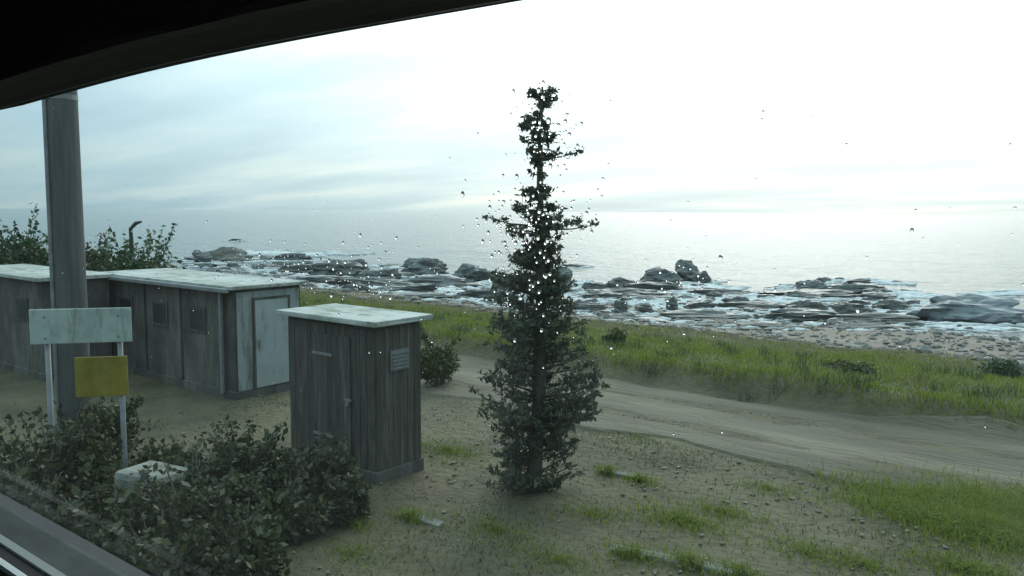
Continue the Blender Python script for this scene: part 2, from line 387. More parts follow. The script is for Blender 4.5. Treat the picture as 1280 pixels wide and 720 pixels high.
def extr(name, prof, m, parent=car, x0=X0, x1=X1, nseg=40, wob=0.0, rise=False):
    """a profile in (Y, Z) run along the train"""
    V, F = [], []; n = len(prof)
    for k in range(nseg + 1):
        x = x0 + (x1 - x0) * k / nseg
        for q, (y, z) in enumerate(prof):
            dz = wob * float(fbm(np.array(x * 5.0 + q * 0.4), np.array(2.2), 3))
            V.append((x, y, z + dz + (head_rise(x) if rise else 0) - car.location.z))
    for k in range(nseg):
        for q in range(n):
            F.append((k * n + q, k * n + (q + 1) % n, (k + 1) * n + (q + 1) % n, (k + 1) * n + q))
    F.append(tuple(range(n))); F.append(tuple(reversed(range(nseg * n, nseg * n + n))))
    me = bpy.data.meshes.new(name); me.from_pydata(V, [], F)
    bm = bmesh.new(); bm.from_mesh(me); bmesh.ops.recalc_face_normals(bm, faces=bm.faces[:]); bm.to_mesh(me); bm.free()
    return link(name, me, m, parent)
zr = at_Y(2, 106, 0.50).z
extr('window_head', [(0.592, ztop + 0.012), (0.585, ztop + 0.002), (0.575, ztop), (0.560, ztop + 0.004), (0.525, ztop + 0.010), (0.505, zr), (0.498, zr + 0.006),
                     (0.490, zr + 0.014), (0.40, zr + 0.10), (0.36, zr + 0.35), (0.36, zr + 0.75), (0.592, zr + 0.75)], M['frame'], wob=0.0022, nseg=120, rise=True)
extr('window_seal', [(0.596, ztop + 0.02), (0.594, ztop + 0.007), (0.608, ztop + 0.007), (0.608, ztop + 0.02)], M['rubber'], rise=True)
extr('window_sill', [(0.604, zsill - 0.03), (0.604, zsill - 0.001), (0.5510, zstrip - 0.004), (0.5500, zstrip - 0.006), (0.5500, zstrip - 0.03)], M['sill'])
extr('trim_strip', [(0.5495, zstrip - 0.03), (0.5495, zstrip - 0.001), (0.548, zstrip), (0.534, zstrip), (0.532, zstrip - 0.002), (0.532, zstrip - 0.03)], M['strip'])
extr('sill_gasket', [(0.5315, zstrip - 0.05), (0.5315, zstrip - 0.004), (0.510, zstrip - 0.004), (0.510, zstrip - 0.05)], M['rubber'])
extr('ledge', [(0.5095, zstrip - 0.03), (0.5095, zstrip - 0.001), (0.508, zstrip), (0.499, zstrip - 0.001), (0.496, zstrip - 0.006), (0.494, zstrip - 0.03)], M['ledge'])
cpart('window_pane', (X0, YG - 0.002, zsill - 0.02), (X1, YG + 0.002, ztop + 0.16), M['glass'])
cpart('lower_wall', (-5.0, 0.50, 1.3), (4.0, 0.66, zsill - 0.031), M['inner'])
cpart('upper_wall', (-5.0, 0.609, ztop + 0.22), (4.0, 0.66, 5.2), M['inner'])
cpart('window_jamb', (-5.0, 0.50, zsill - 0.030), (X0, 0.66, ztop + 0.02), M['frame'])
cpart('window_jamb', (X1, 0.50, zsill - 0.030), (4.0, 0.66, ztop + 0.02), M['frame'])
cpart('ceiling', (-5.0, -2.2, 5.2), (4.0, 0.66, 5.28), M['inner'])
cpart('floor', (-5.0, -2.2, 2.35), (4.0, 0.49, 2.43), M['inner'])
cpart('far_wall', (-5.0, -2.28, 1.3), (4.0, -2.2, 5.28), M['inner'])
cpart('end_wall', (-5.08, -2.28, 1.3), (-5.0, 0.66, 5.28), M['inner'])
cpart('end_wall', (4.0, -2.28, 1.3), (4.08, 0.66, 5.28), M['inner'])

# ------------------------------------------------------------------ foliage builders
def leaves(centers, size, up=0.0, elong=1.6, jit=0.4):
    """one quad leaf for each centre, random facing"""
    n = len(centers)
    d = rng.normal(size=(n, 3)); d[:, 2] += up; d /= np.linalg.norm(d, axis=1)[:, None]
    q = rng.normal(size=(n, 3)); u = np.cross(d, q); u /= np.linalg.norm(u, axis=1)[:, None] + 1e-9
    s = (size * (1 + jit * (rng.random(n) * 2 - 1)))[:, None]
    a = d * s * elong * 0.5; b_ = u * s * 0.5
    c = np.asarray(centers)
    V = np.stack([c - a, c + b_ * 0.9, c + a, c - b_ * 0.9], 1).reshape(-1, 3)
    F = np.arange(4 * n).reshape(n, 4)
    return V, F

def clump_points(n, center, radii, shell=0.55, lump=0.35, seed=0):
    """points through an uneven ellipsoid, more of them near its skin"""
    r = np.random.default_rng(seed)
    d = r.normal(size=(n, 3)); d /= np.linalg.norm(d, axis=1)[:, None]
    k = vn(d[:, 0] * 2.3 + seed, d[:, 1] * 2.3 + d[:, 2] * 1.7 + 11) * lump + vn(d[:, 0] * 5 + 3, d[:, 2] * 5 + seed) * lump * 0.5
    rad = (shell + (1 - shell) * r.random(n) ** 0.7) * (1 + k)
    return np.asarray(center) + d * rad[:, None] * np.asarray(radii)

def bush(name, loc, radii, label, m, cat='bush', group=None, n=2600, leaf=0.07, seed=1, lobes=5, sprigs=6):
    e = empty(name, loc); tag(e, label, cat, group)
    r = random.Random(seed)
    P = []; stems = []
    rx, ry, rz = radii
    for k in range(lobes):
        cx, cy = r.uniform(-.6, .6) * rx, r.uniform(-.6, .6) * ry
        hz = rz * r.uniform(0.75, 1.0) * (1 - 0.35 * (abs(cx) / rx))
        P.append(clump_points(n // lobes, (cx, cy, hz), (rx * r.uniform(.4, .6), ry * r.uniform(.4, .6), hz * 0.95), 0.45, 0.4, seed * 31 + k))
        stems.append(([(cx * .2, cy * .2, -0.1), (cx * .5, cy * .5, hz * .6), (cx, cy, hz * 1.4)], [0.035, 0.025, 0.010], 6))
    for k in range(sprigs):
        a = r.uniform(0, 6.28); cx, cy = math.cos(a) * rx * .5, math.sin(a) * ry * .5
        top = (cx * 1.5, cy * 1.5, rz * r.uniform(1.8, 2.2))
        stems.append(([(cx * .4, cy * .4, rz), top], [0.014, 0.006], 5))
        tt = np.linspace(0.4, 1, 26)[:, None]
        line = np.array([cx * .4, cy * .4, rz]) * (1 - tt) + np.array(top) * tt
        P.append(line + rng.normal(size=line.shape) * 0.05)
    P = np.concatenate(P); P = P[P[:, 2] > -0.02]
    V, F = leaves(P, leaf * np.random.default_rng(seed).uniform(.5, 1.5, len(P)), up=0.2)
    link('foliage', np_mesh('foliage', V, F), m, e)
    link('stem', tubes_mesh('stem', stems), M['bark'], e)
    return e

def gz(x, y): return float(height(np.array(x), np.array(y)))

# ------------------------------------------------------------------ the slender tree by the line
tp = at_z(664, 612, 0.02); tp.z = gz(tp.x, tp.y)
tree = empty('slender_tree', tp)
tag(tree, 'slender dark tree with sparse tufted tiers rising above the horizon beside the gravel track', 'tree')
TD = (tp - CAM).dot(CR @ Vector((0, 0, -1)))
px2m = TD / FPX
def th(py): return at_d(680, py, TD).z - tp.z
H = th(116)
trunk_path = []; tr_r = []
for k in range(13):
    s = k / 12
    trunk_path.append((0.05 * math.sin(s * 5) + 0.13 * s, 0.04 * math.sin(s * 4 + 1) + 0.10 * s, H * s - 0.05 * (k == 0)))
    tr_r.append(0.10 * (1 - s) ** 0.8 + 0.014)
link('trunk', tubes_mesh('trunk', [(trunk_path, tr_r, 10)]), M['bark'], tree)
RV = CR @ Vector((1, 0, 0)); RV.z = 0; RV.normalize(); RD = Vector((-RV.y, RV.x, 0))
def trunk_at(z):
    s = z / H
    return Vector((0.05 * math.sin(s * 5) + 0.13 * s, 0.04 * math.sin(s * 4 + 1) + 0.10 * s, z))
# tiers: (top px row, bottom px row, left px, right px, leaves)
tiers = [(118, 142, 668, 702, 420), (146, 156, 662, 704, 180), (154, 172, 638, 690, 330), (174, 186, 654, 702, 300), (190, 206, 662, 734, 520),
         (216, 226, 670, 694, 90), (234, 247, 646, 698, 380), (256, 272, 636, 712, 600), (264, 298, 596, 690, 900), (270, 296, 676, 758, 420), (300, 345, 622, 712, 1500),
         (340, 400, 606, 728, 1500), (390, 455, 592, 742, 1700), (445, 520, 578, 750, 2000), (505, 585, 584, 748, 1800), (560, 618, 600, 735, 1000)]
P = []; limbs = []; LS = []
def spray(p0, p1, nl, spread, size):
    """leaves set along a twig, thinning to its tip"""
    t_ = rng.random(nl) ** 0.8
    q_ = np.array(p0)[None] * (1 - t_)[:, None] + np.array(p1)[None] * t_[:, None]
    P.append(q_ + rng.normal(size=(nl, 3)) * (spread * (1.15 - 0.8 * t_))[:, None]); LS.append(np.full(nl, size) * rng.uniform(.5, 1.5, nl))
for k, (y0, y1, x0, x1, n) in enumerate(tiers):
    zc = (th(y0) + th(y1)) / 2; hz = abs(th(y0) - th(y1)) / 2
    ref = 681 if y1 < 430 else 670
    nb_ = max(3, int(n / 46))
    for q in range(nb_):
        a = random.uniform(0, 6.283); rr = random.uniform(0.35, 1.08)
        ca_ = math.cos(a); ext = ((x1 - ref) if ca_ > 0 else (ref - x0)) * px2m
        dep = (x1 - x0) / 2 * px2m * 0.8
        zt2 = zc + hz * random.uniform(-.9, .95)
        tip = trunk_at(zt2) + RV * (max(0.05, ext) * rr * ca_) + RD * (dep * rr * math.sin(a))
        reach = (tip - trunk_at(zt2)).length
        st = trunk_at(max(0.08, zt2 - reach * random.uniform(.05, .3) - (0.1 if hz > .3 else 0)))
        mid = st.lerp(tip, .55) + Vector((random.uniform(-.03, .03), random.uniform(-.03, .03), -0.05 * reach))
        limbs.append(([st, mid, tip], [0.008 + 0.016 * min(1, reach), 0.010, 0.003], 5))
        nl = int(n * (1.9 if hz > .25 else 1.25) / nb_ * random.uniform(.4, 1.5))
        sz_ = random.uniform(.022, .045)
        spray(st.lerp(mid, .5) if hz > .25 else mid, tip, nl // 2, 0.03 + 0.07 * min(hz, .3), sz_)
        for _ in range(3):
            o0 = mid.lerp(tip, random.uniform(-.2, .8)); dv = Vector((random.gauss(0, 1), random.gauss(0, 1), random.gauss(.25, .6) * (1 if hz > .2 else .45))).normalized()
            o1 = o0 + dv * min(0.28, 0.10 + 0.3 * reach) * random.uniform(.5, 1.1) * (1.0 if hz > .2 else .6)
            limbs.append(([o0, o1], [0.006, 0.002], 4)); spray(o0, o1, nl // 6, 0.028, sz_)
V, F = leaves(np.concatenate(P), np.concatenate(LS), up=0.3, elong=2.3)
link('crown', np_mesh('crown', V, F), M['conifer'], tree)
link('limbs', tubes_mesh('limbs', limbs), M['bark'], tree)

# ------------------------------------------------------------------ low flat-roofed huts
def hut(name, x0, x1, y0, y1, zt, wallm, label, boards=False):
    """x1 is the end nearest the camera; walls under an overhanging concrete slab"""
    e = empty(name, ((x0 + x1) / 2, (y0 + y1) / 2, 0)); tag(e, label, 'hut', 'low flat-roofed huts beside the line')
    O = e.location
    def p(nm, a, b, m, bevel=0.0, par=e, jit=0.0):
        a, b = Vector(a) - O, Vector(b) - O
        if par is not e: pass
        return link(nm, box_mesh(nm, a, b, bevel, 2, jit), m, par)
    ov = 0.14
    p('wall', (x0, y0, -0.2), (x1, y1, zt - 0.08), wallm)
    p('roof_slab', (x0 - ov, y0 - ov, zt - 0.079), (x1 + ov, y1 + ov, zt), M['conc'], 0.012, jit=0.006)
    p('plinth', (x0 - 0.04, y0 - 0.04, -0.2), (x1 + 0.04, y1 + 0.04, 0.16), M['render'], 0.01)
    if boards:
        x = x0 + 0.005; 
        while x < x1 - 0.02:
            wd = min(random.uniform(0.13, 0.16), x1 - x)
            th_ = random.uniform(0.016, 0.026)
            p('board', (x + 0.004, y0 - th_, 0.17), (x + wd - 0.004, y0 - 0.001, zt - 0.125 - random.uniform(0, .015)), M['timber'], 0.003)
            x += wd
        y = y0 + 0.005
        while y < y1 - 0.02:
            wd = min(random.uniform(0.13, 0.16), y1 - y)
            th_ = random.uniform(0.016, 0.026)
            p('board', (x1 + 0.001, y + 0.004, 0.17), (x1 + th_, y + wd - 0.004, zt - 0.125 - random.uniform(0, .015)), M['timber'], 0.003)
            y += wd
    return e, p
ZR = 2.3
nb = at_z(468, 403, ZR)           # near roof corner of the nearer hut
hb, pb = hut('flat_roofed_hut', nb.x - 2.05, nb.x - 0.14, nb.y + 0.14, nb.y + 1.0, ZR, M['timber'], 'nearer low hut of dark upright boards under a pale flat concrete roof', True)
bx0, bx1, by0, by1 = nb.x - 2.05, nb.x - 0.14, nb.y + 0.14, nb.y + 1.0
dl = pb('door', (bx0 + 0.62, by0 - 0.052, 0.22), (bx0 + 1.42, by0 - 0.028, 2.02), M['timber'], 0.004)
for z in (0.5, 1.7): pb('hinge', (bx0 + 0.60, by0 - 0.062, z), (bx0 + 1.05, by0 - 0.053, z + 0.045), M['metal'], 0.002, par=dl)
pb('hasp', (bx0 + 1.30, by0 - 0.064, 1.10), (bx0 + 1.46, by0 - 0.053, 1.14), M['metal'], 0.002, par=dl)
pb('padlock', (bx0 + 1.37, by0 - 0.09, 1.035), (bx0 + 1.42, by0 - 0.065, 1.10), M['metal'], 0.006, par=dl)
vb = pb('vent', (bx1 + 0.028, by0 + 0.25, 1.55), (bx1 + 0.042, by0 + 0.6, 1.85), M['metal'], 0.003)
for k in range(5): pb('louvre', (bx1 + 0.043, by0 + 0.27, 1.575 + 0.053 * k), (bx1 + 0.062, by0 + 0.58, 1.60 + 0.053 * k), M['metal'], 0.002, par=vb)
na_ = at_z(288, 358.5, ZR)
ha, pa = hut('flat_roofed_hut', na_.x - 5.6, na_.x - 0.14, na_.y + 0.14, na_.y + 1.75, ZR, M['render'], 'long low hut with a pale grey end wall and flat roof, behind the boarded hut')
ax1, ay0, ay1 = na_.x - 0.14, na_.y + 0.14, na_.y + 1.75
pa('end_panel', (ax1 + 0.002, ay0 + 0.06, 0.165), (ax1 + 0.03, ay1 - 0.05, ZR - 0.14), M['pale_wall'], 0.004)
d_ = pa('door', (ax1 + 0.031, ay0 + 0.45, 0.18), (ax1 + 0.065, ay0 + 1.25, 1.98), M['grey_door'], 0.006)
for (a_, b_) in (((0.40, 0.165), (0.45, 2.03)), ((1.25, 0.165), (1.30, 2.03)), ((0.45, 1.981), (1.25, 2.03))):
    pa('frame', (ax1 + 0.031, ay0 + a_[0], a_[1]), (ax1 + 0.075, ay0 + b_[0], b_[1]), M['timber'], 0.003, par=d_)
pa('gutter', (ax1 - 5.4, ay0 - 0.235, ZR - 0.13), (ax1 + 0.1, ay0 - 0.145, ZR - 0.045), M['metal'], 0.02)
pa('downpipe', (ax1 - 0.35, ay0 - 0.12, 0.1), (ax1 - 0.28, ay0 - 0.05, ZR - 0.131), M['metal'], 0.02)
for k in range(4): pa('pilaster', (ax1 - 0.62 - 1.5 * k, ay0 - 0.05, 0.161), (ax1 - 0.42 - 1.5 * k, ay0 - 0.001, ZR - 0.14), M['render'], 0.008)
pa('handle', (ax1 + 0.066, ay0 + 0.52, 1.02), (ax1 + 0.10, ay0 + 0.56, 1.16), M['metal'], 0.006, par=d_)
for k in range(3):
    xx = ax1 - 1.3 - 1.5 * k
    wn = pa('window', (xx - 0.32, ay0 - 0.03, 1.25), (xx + 0.32, ay0 - 0.002, 1.8), M['timber'], 0.006)
    pa('pane', (xx - 0.26, ay0 - 0.036, 1.31), (xx + 0.26, ay0 - 0.031, 1.74), M['frame'], par=wn)
nd = at_z(46, 348, ZR)
hd, pd = hut('flat_roofed_hut', nd.x - 5.0, nd.x - 0.14, nd.y + 0.14, nd.y + 1.6, ZR, M['render'], 'farthest low flat-roofed hut at the left edge, beyond the dark pole')
xx = nd.x - 1.2
wn = pd('window', (xx - 0.32, nd.y + 0.11, 1.25), (xx + 0.32, nd.y + 0.138, 1.8), M['timber'], 0.006)
pd('pane', (xx - 0.26, nd.y + 0.104, 1.31), (xx + 0.26, nd.y + 0.109, 1.74), M['frame'], par=wn)

# ------------------------------------------------------------------ dark pole and the sign before it
pp = at_d(84, 300, 11.6); pole = empty('line_pole', (pp.x, pp.y, gz(pp.x, pp.y)))
tag(pole, 'thick dark pole standing upright behind the white sign board, its top out of view', 'pole')
link('shaft', tubes_mesh('shaft', [([(0, 0, -0.3), (0, 0, 2.5), (0.01, 0, 5), (0.015, 0, 8.6)], [0.235, 0.225, 0.215, 0.20], 20)]), M['pole'], pole)
for z in (2.2, 5.35):
    bm = bmesh.new()
    bmesh.ops.create_cone(bm, cap_ends=True, segments=20, radius1=0.232 - 0.002 * z, radius2=0.232 - 0.002 * z, depth=0.07)
    bmesh.ops.translate(bm, verts=bm.verts[:], vec=(0.008, 0, z)); link('band', bm_mesh('band', bm), M['metal'], pole)
link('cross_arm', box_mesh('cross_arm', (-0.9, -0.30, 7.9), (0.9, -0.20, 8.02), 0.008), M['pole'], pole)
for k in range(4):
    x = -0.78 + 0.52 * k
    link('insulator', tubes_mesh('insulator', [([(x, -0.25, 8.02), (x, -0.25, 8.06), (x, -0.25, 8.10), (x, -0.25, 8.16), (x, -0.25, 8.2)], [0.015, 0.045, 0.03, 0.045, 0.02], 10)]), M['conc'], pole)
cab = tubes_mesh('conduit', [([(0.02, -0.245, 0.0), (0.02, -0.24, 2.5), (0.03, -0.235, 5), (0.03, -0.225, 7.6)], [0.028] * 4, 8)])
link('conduit', cab, M['metal'], pole)

sa = at_d(102, 407, 10.4); sg = empty('sign_board', (sa.x, sa.y, gz(sa.x, sa.y)), R_(YAW + 14))
tag(sg, 'blank pale board over a smaller yellow plate on two posts, before the dark pole', 'sign')
q = 10.4 / FPX
zt_, zb_ = at_d(102, 385, 10.4).z - sg.location.z, at_d(102, 429, 10.4).z - sg.location.z
yt_, yb_ = at_d(102, 447, 10.4).z - sg.location.z, at_d(102, 498, 10.4).z - sg.location.z
link('board', box_mesh('board', (-0.60, -0.03, zb_), (0.60, 0.0, zt_), 0.012), M['sign_white'], sg)
link('plate', box_mesh('plate', (-0.10, -0.028, yb_), (0.53, 0.0, yt_), 0.008), M['sign_yellow'], sg)
for x in (-0.42, 0.44):
    link('post', tubes_mesh('post', [([(x, 0.036, -0.2), (x, 0.036, zt_ - 0.03)], [0.034, 0.034], 10)]), M['metal'], sg)
for x in (-0.42, 0.44):
    for z in (zt_ - 0.1, zb_ + 0.08):
        bm = bmesh.new(); bmesh.ops.create_cone(bm, cap_ends=True, segments=8, radius1=0.014, radius2=0.012, depth=0.012)
        bmesh.ops.rotate(bm, verts=bm.verts[:], matrix=Matrix.Rotation(R_(90), 3, 'X')); bmesh.ops.translate(bm, verts=bm.verts[:], vec=(x, -0.036, z))
        link('bolt', bm_mesh('bolt', bm), M['metal'], sg)

# ------------------------------------------------------------------ bushes
def bush_at(px, py_top, depth, wpx, label, m, seed, **k):
    p = at_d(px, py_top, depth); z0 = gz(p.x, p.y)
    hgt = p.z - z0; wd = wpx * depth / FPX / 2
    return bush('bush', (p.x, p.y, z0), (wd, wd * 0.85, hgt / 2.0), label, m, seed=seed, **k)
bush_at(12, 264, 24.5, 105, 'tall dark green bush at the left edge, left of the thick pole', M['bush'], 3, n=13000, leaf=0.085, lobes=12)
eb = bush_at(176, 292, 24.0, 118, 'dark bush with one bare branch sticking up, behind the long hut', M['bush'], 5, n=13000, leaf=0.085, lobes=12)
# the bare branch that stands out of it
b0 = at_d(164, 298, 24.0) - eb.location; b1 = at_d(163, 286, 24.0) - eb.location; b2 = at_d(170, 279, 24.0) - eb.location; b3 = at_d(177, 277, 24.0) - eb.location
link('branch', tubes_mesh('branch', [([b0 - Vector((0, 0, 1)), b0, b1, b2, b3], [0.06, 0.06, 0.055, 0.06, 0.03], 7)]), M['bark'], eb)
bush_at(118, 294, 25.5, 60, 'low dark bush just right of the thick pole, above the hut roofs', M['bramble'], 6, n=7000, leaf=0.08, lobes=9)
bush_at(552, 410, 17.5, 80, 'low dark olive bush left of the slender tree, beside the gravel track', M['olive'], 8, n=3000, leaf=0.05)
bush_at(770, 414, 21.0, 34, 'small round brown-green bush right of the slender tree on the grass bank', M['olive'], 9, n=1500, leaf=0.05)
bush_at(1060, 455, 17.2, 70, 'low spreading dark bush in the middle of the grass bank', M['olive'], 10, n=1800, leaf=0.05)
bush_at(1262, 452, 18.6, 56, 'dark green bush at the right edge of the grass bank', M['bush'], 11, n=1700, leaf=0.05)
# brambles along the foot of the huts
for k, (px, py, dpt, wp) in enumerate([(60, 520, 9.6, 190), (235, 590, 8.6, 170), (300, 540, 10.3, 150), (392, 560, 10.4, 110), (20, 600, 7.8, 150), (130, 620, 8.0, 140), (430, 600, 9.9, 60), (300, 640, 8.3, 150), (215, 560, 11.0, 120), (120, 500, 12.0, 150), (345, 600, 9.4, 120), (200, 660, 7.6, 160)]):
    lab = ['wide dark bramble thicket under the blank white sign board', 'dark bramble mound before the pale concrete block', 'dark bramble thicket at the foot of the pale grey end wall',
           'dark bramble clump against the boarded hut', 'dark bramble thicket above the window sill at the left edge', 'low dark bramble beside the window sill, under the yellow plate', 'small bramble tuft at the near corner of the boarded hut', 'low bramble mat between the kerb stone and the window sill', 'bramble clump before the gutter of the long hut, behind the concrete block', 'bramble clump at the foot of the thick pole',
           'bramble mound just before the boarded hut door', 'lowest bramble, touching the sill at the bottom of the view'][k]
    e = bush_at(px, py, dpt, wp, lab, M['bramble'], 20 + k, cat='bramble', group='brambles along the foot of the huts', n=5600, leaf=0.048, lobes=11, sprigs=16)
    e.name = 'bramble_bush'

# pale concrete block in the brambles
def worn_block(name, hx, hy, h_):
    bm = bmesh.new(); bmesh.ops.create_cube(bm, size=2.0)
    bmesh.ops.scale(bm, vec=(hx, hy, (h_ + .1) / 2), verts=bm.verts[:]); bmesh.ops.translate(bm, vec=(0, 0, (h_ - .1) / 2), verts=bm.verts[:])
    bmesh.ops.bevel(bm, geom=bm.edges[:], offset=min(hy, h_) * 0.3, segments=2, affect='EDGES', profile=0.5)
    bmesh.ops.subdivide_edges(bm, edges=[e for e in bm.edges if e.calc_length() > 0.08], cuts=int(max(3, hx * 14)), use_grid_fill=True)
    sd_ = random.uniform(0, 90)
    for v in bm.verts:
        q = fbm(np.array(v.co.x * 4 + sd_), np.array(v.co.y * 5 + v.co.z * 4), 4)
        v.co *= 1 + 0.0 * q; v.co.z += 0.014 * q; v.co.y += 0.012 * float(fbm(np.array(v.co.x * 3 + sd_ + 9), np.array(v.co.z * 6.0), 4))
    return bm_mesh(name, bm)
cb = at_d(190, 556, 9.3)
o = link('concrete_block', worn_block('concrete_block', 0.36, 0.28, max(0.3, cb.z - gz(cb.x, cb.y) - 0.28)), M['old_conc'])
o.location = (cb.x, cb.y, gz(cb.x, cb.y)); o.rotation_euler = (0, 0, R_(12))
tag(o, 'grey concrete block half hidden among the brambles, below the yellow plate', 'block')

# ------------------------------------------------------------------ concrete kerb pieces along the verge
def kerb(px0, py0, px1, py1, label, w_=0.15, h_=0.05):
    a, b = at_z(px0, py0, 0.05), at_z(px1, py1, 0.05)
    mid = (a + b) / 2; ln = (b - a).length; rz = math.atan2(b.y - a.y, b.x - a.x)
    o = link('kerb_stone', worn_block('kerb_stone', ln / 2, w_ / 2, h_), M['old_conc'])
    o.location = (mid.x, mid.y, gz(mid.x, mid.y)); o.rotation_euler = (R_(random.uniform(-3, 3)), R_(random.uniform(-1, 1)), rz)
    tag(o, label, 'kerb', 'old kerb stones lying along the verge'); return o
kerb(765, 683, 935, 716, 'long pale kerb stone at the bottom of the view, right of the slender tree')
kerb(752, 585, 806, 595, 'short pale kerb stone right of the foot of the slender tree')
kerb(372, 610, 452, 648, 'pale kerb stone below the boarded hut')
kerb(508, 637, 552, 652, 'small kerb stone left of the foot of the slender tree', 0.13)
kerb(215, 578, 258, 590, 'pale kerb stone end beside the concrete block', 0.14)

# ------------------------------------------------------------------ grass
def in_view(X, Y, Z):
    P = np.stack([X - CAM.x, Y - CAM.y, Z - CAM.z], -1) @ np.array(CR)
    d = -P[:, 2]; u_ = P[:, 0] / d * FPX + 640; v_ = 360 - P[:, 1] / d * FPX
    return (d > 1) & (u_ > -60) & (u_ < 1340) & (v_ > 100) & (v_ < 780)
def blades(name, X, Y, hgt, wid, m, label, lean=0.5):
    Z = height(X, Y); k = in_view(X, Y, Z); X, Y, Z = X[k], Y[k], Z[k]; n = len(X)
    hgt = hgt[k]; wid = wid if np.isscalar(wid) else wid[k]
    a = rng.random(n) * 6.283; l = rng.normal(size=(n, 2)) * lean
    dx_, dy_ = np.cos(a) * wid * 0.5, np.sin(a) * wid * 0.5
    base = np.stack([X, Y, Z - 0.01], -1)
    off = np.stack([dx_, dy_, np.zeros(n)], -1)
    mid = base + np.stack([l[:, 0] * hgt * .35, l[:, 1] * hgt * .35, hgt * .6], -1)
    tip = base + np.stack([l[:, 0] * hgt, l[:, 1] * hgt, hgt * (1 - 0.2 * np.abs(l).sum(1)).clip(.3)], -1)
    V = np.stack([base - off, base + off, mid + off * .7, tip, mid - off * .7], 1).reshape(-1, 3)
    i0 = np.arange(n)[:, None] * 5
    F = np.concatenate([i0 + np.array([[0, 1, 2, 4]]), ], 0)
    F2 = i0 + np.array([[4, 2, 3, 3]])
    me = bpy.data.meshes.new(name)
    F3 = np.concatenate([F[:, [0, 1, 2]], F[:, [0, 2, 3]], F2[:, :3]], 0)
    me = np_mesh(name, V, F3)
    return tag(link(name, me, m), label, kind='stuff')
n = 210000
X = rng.uniform(-45, 4, n); Y = rng.uniform(15.4, 24.2, n)
tuft = 0.55 + 0.45 * fbm(X * 0.9, Y * 0.9, 3)
edge = Y + 0.45 * fbm(X * 0.35, Y * 0 + 8.0, 3)
dens = sst(15.55, 16.1, edge) * (1 - 0.75 * sst(20.5, 23.5, Y + fbm(X * .3, Y * .3, 3) * 1.6))
keep = rng.random(n) < dens * (0.55 + 0.45 * tuft)
X, Y, tuft, edge = X[keep], Y[keep], tuft[keep], edge[keep]
hg = (0.05 + 0.13 * tuft + 0.10 * np.exp(-((edge - 16.0) / 0.35) ** 2)) * rng.uniform(.6, 1.3, len(X))
blades('bank_grass', X, Y, hg, 0.016, M['grass'], 'bright green grass covering the low bank beyond the track')
n = 60000
X = rng.uniform(-60, 4, n); Y = rng.uniform(19.5, 25.5, n)
keep = rng.random(n) < sst(19.5, 23.0, Y + fbm(X * .3, Y * .3, 3) * 1.6) * (0.35 + 0.65 * (fbm(X * .7, Y * .7, 3) > -0.1))
X, Y = X[keep], Y[keep]
blades('dry_grass', X, Y, rng.uniform(.05, .2, len(X)), 0.016, M['grass_dry'], 'dry straw-coloured grass along the seaward edge of the bank', 0.6)
n = 20000; X = rng.uniform(-45, 4, n); Y = rng.uniform(15.6, 23, n); kk = rng.random(n) < 0.15 + 0.85 * sst(0.1, .5, fbm(X * .5, Y * .8, 4))
blades('dry_stems', X[kk], Y[kk], rng.uniform(.1, .34, kk.sum()), 0.010, M['grass_dry'], 'dry stems standing among the green grass of the bank', .45)
n = 6000; ci = rng.integers(0, 260, n); cx_, cy_ = rng.uniform(-40, 4, 260), rng.uniform(15.5, 21, 260)
blades('grass_tufts', cx_[ci] + rng.normal(size=n) * .09, cy_[ci] + rng.normal(size=n) * .09, rng.uniform(.15, .42, n), 0.014, M['bush'], 'taller darker tufts standing in the bank grass', .5)
n = 15000; X = rng.uniform(-14, 3, n); Y = rng.uniform(5, 15.6, n); kk = rng.random(n) < .5 * sst(0.15, .6, fbm(X * .45 + 9, Y * 1.1, 4))
blades('verge_straw', X[kk], Y[kk], rng.uniform(.04, .16, kk.sum()), 0.009, M['grass_dry'], 'dead straw lying over the verge and track', 1.2)
# weeds on the verge: patches
patches = []
for (px, py, r_, dn) in [(1240, 660, .85, 2.0), (1300, 650, 1.1, 2.0), (1170, 650, .5, .6), (850, 650, .6, .4), (905, 640, .5, .3), (1010, 690, .6, .2), (700, 700, .6, .2), (960, 610, .5, .2), (560, 560, .8, .2),
                     (1080, 705, .5, .25), (1210, 712, .6, .4), (620, 660, .6, .2), (800, 545, .6, .08), (440, 690, .6, .15), (740, 640, .5, .2),
                     (790, 694, .22, .8), (860, 706, .25, .9), (925, 718, .2, .9), (760, 590, .15, .9), (800, 600, .2, .7), (385, 622, .2, .9), (440, 650, .22, .8), (515, 645, .2, .8)]:
    p = at_z(px, py, 0.03); nn = int(9000 * r_ * r_ * dn)
    a = rng.random(nn) * 6.283; rr = r_ * np.abs(rng.normal(size=nn)) * .62 * (1 + 0.35 * vn(np.cos(a) * 2 + px, np.sin(a) * 2 + py))
    patches.append(np.stack([p.x + np.cos(a) * rr * 1.5, p.y + np.sin(a) * rr * 0.8, np.full(nn, dn)], -1))
Pq = np.concatenate(patches)
nn = 60000; bgx = rng.uniform(-14, 3, nn); bgy = rng.uniform(4.3, 11.8, nn); kk = rng.random(nn) < 0.12 + 0.8 * sst(-0.15, 0.5, fbm(bgx * .5, bgy * .9, 4))
blades('verge_weeds', bgx[kk], bgy[kk], rng.uniform(.02, .09, kk.sum()), 0.012, M['olive'], 'thin dull green weeds creeping over the bare verge', .9)
blades('verge_grass', Pq[:, 0], Pq[:, 1], (0.05 + 0.12 * np.minimum(Pq[:, 2], 1)) * rng.uniform(.5, 1.4, len(Pq)), 0.011, M['grass'], 'patches of green grass and weeds on the earth verge', 0.55)

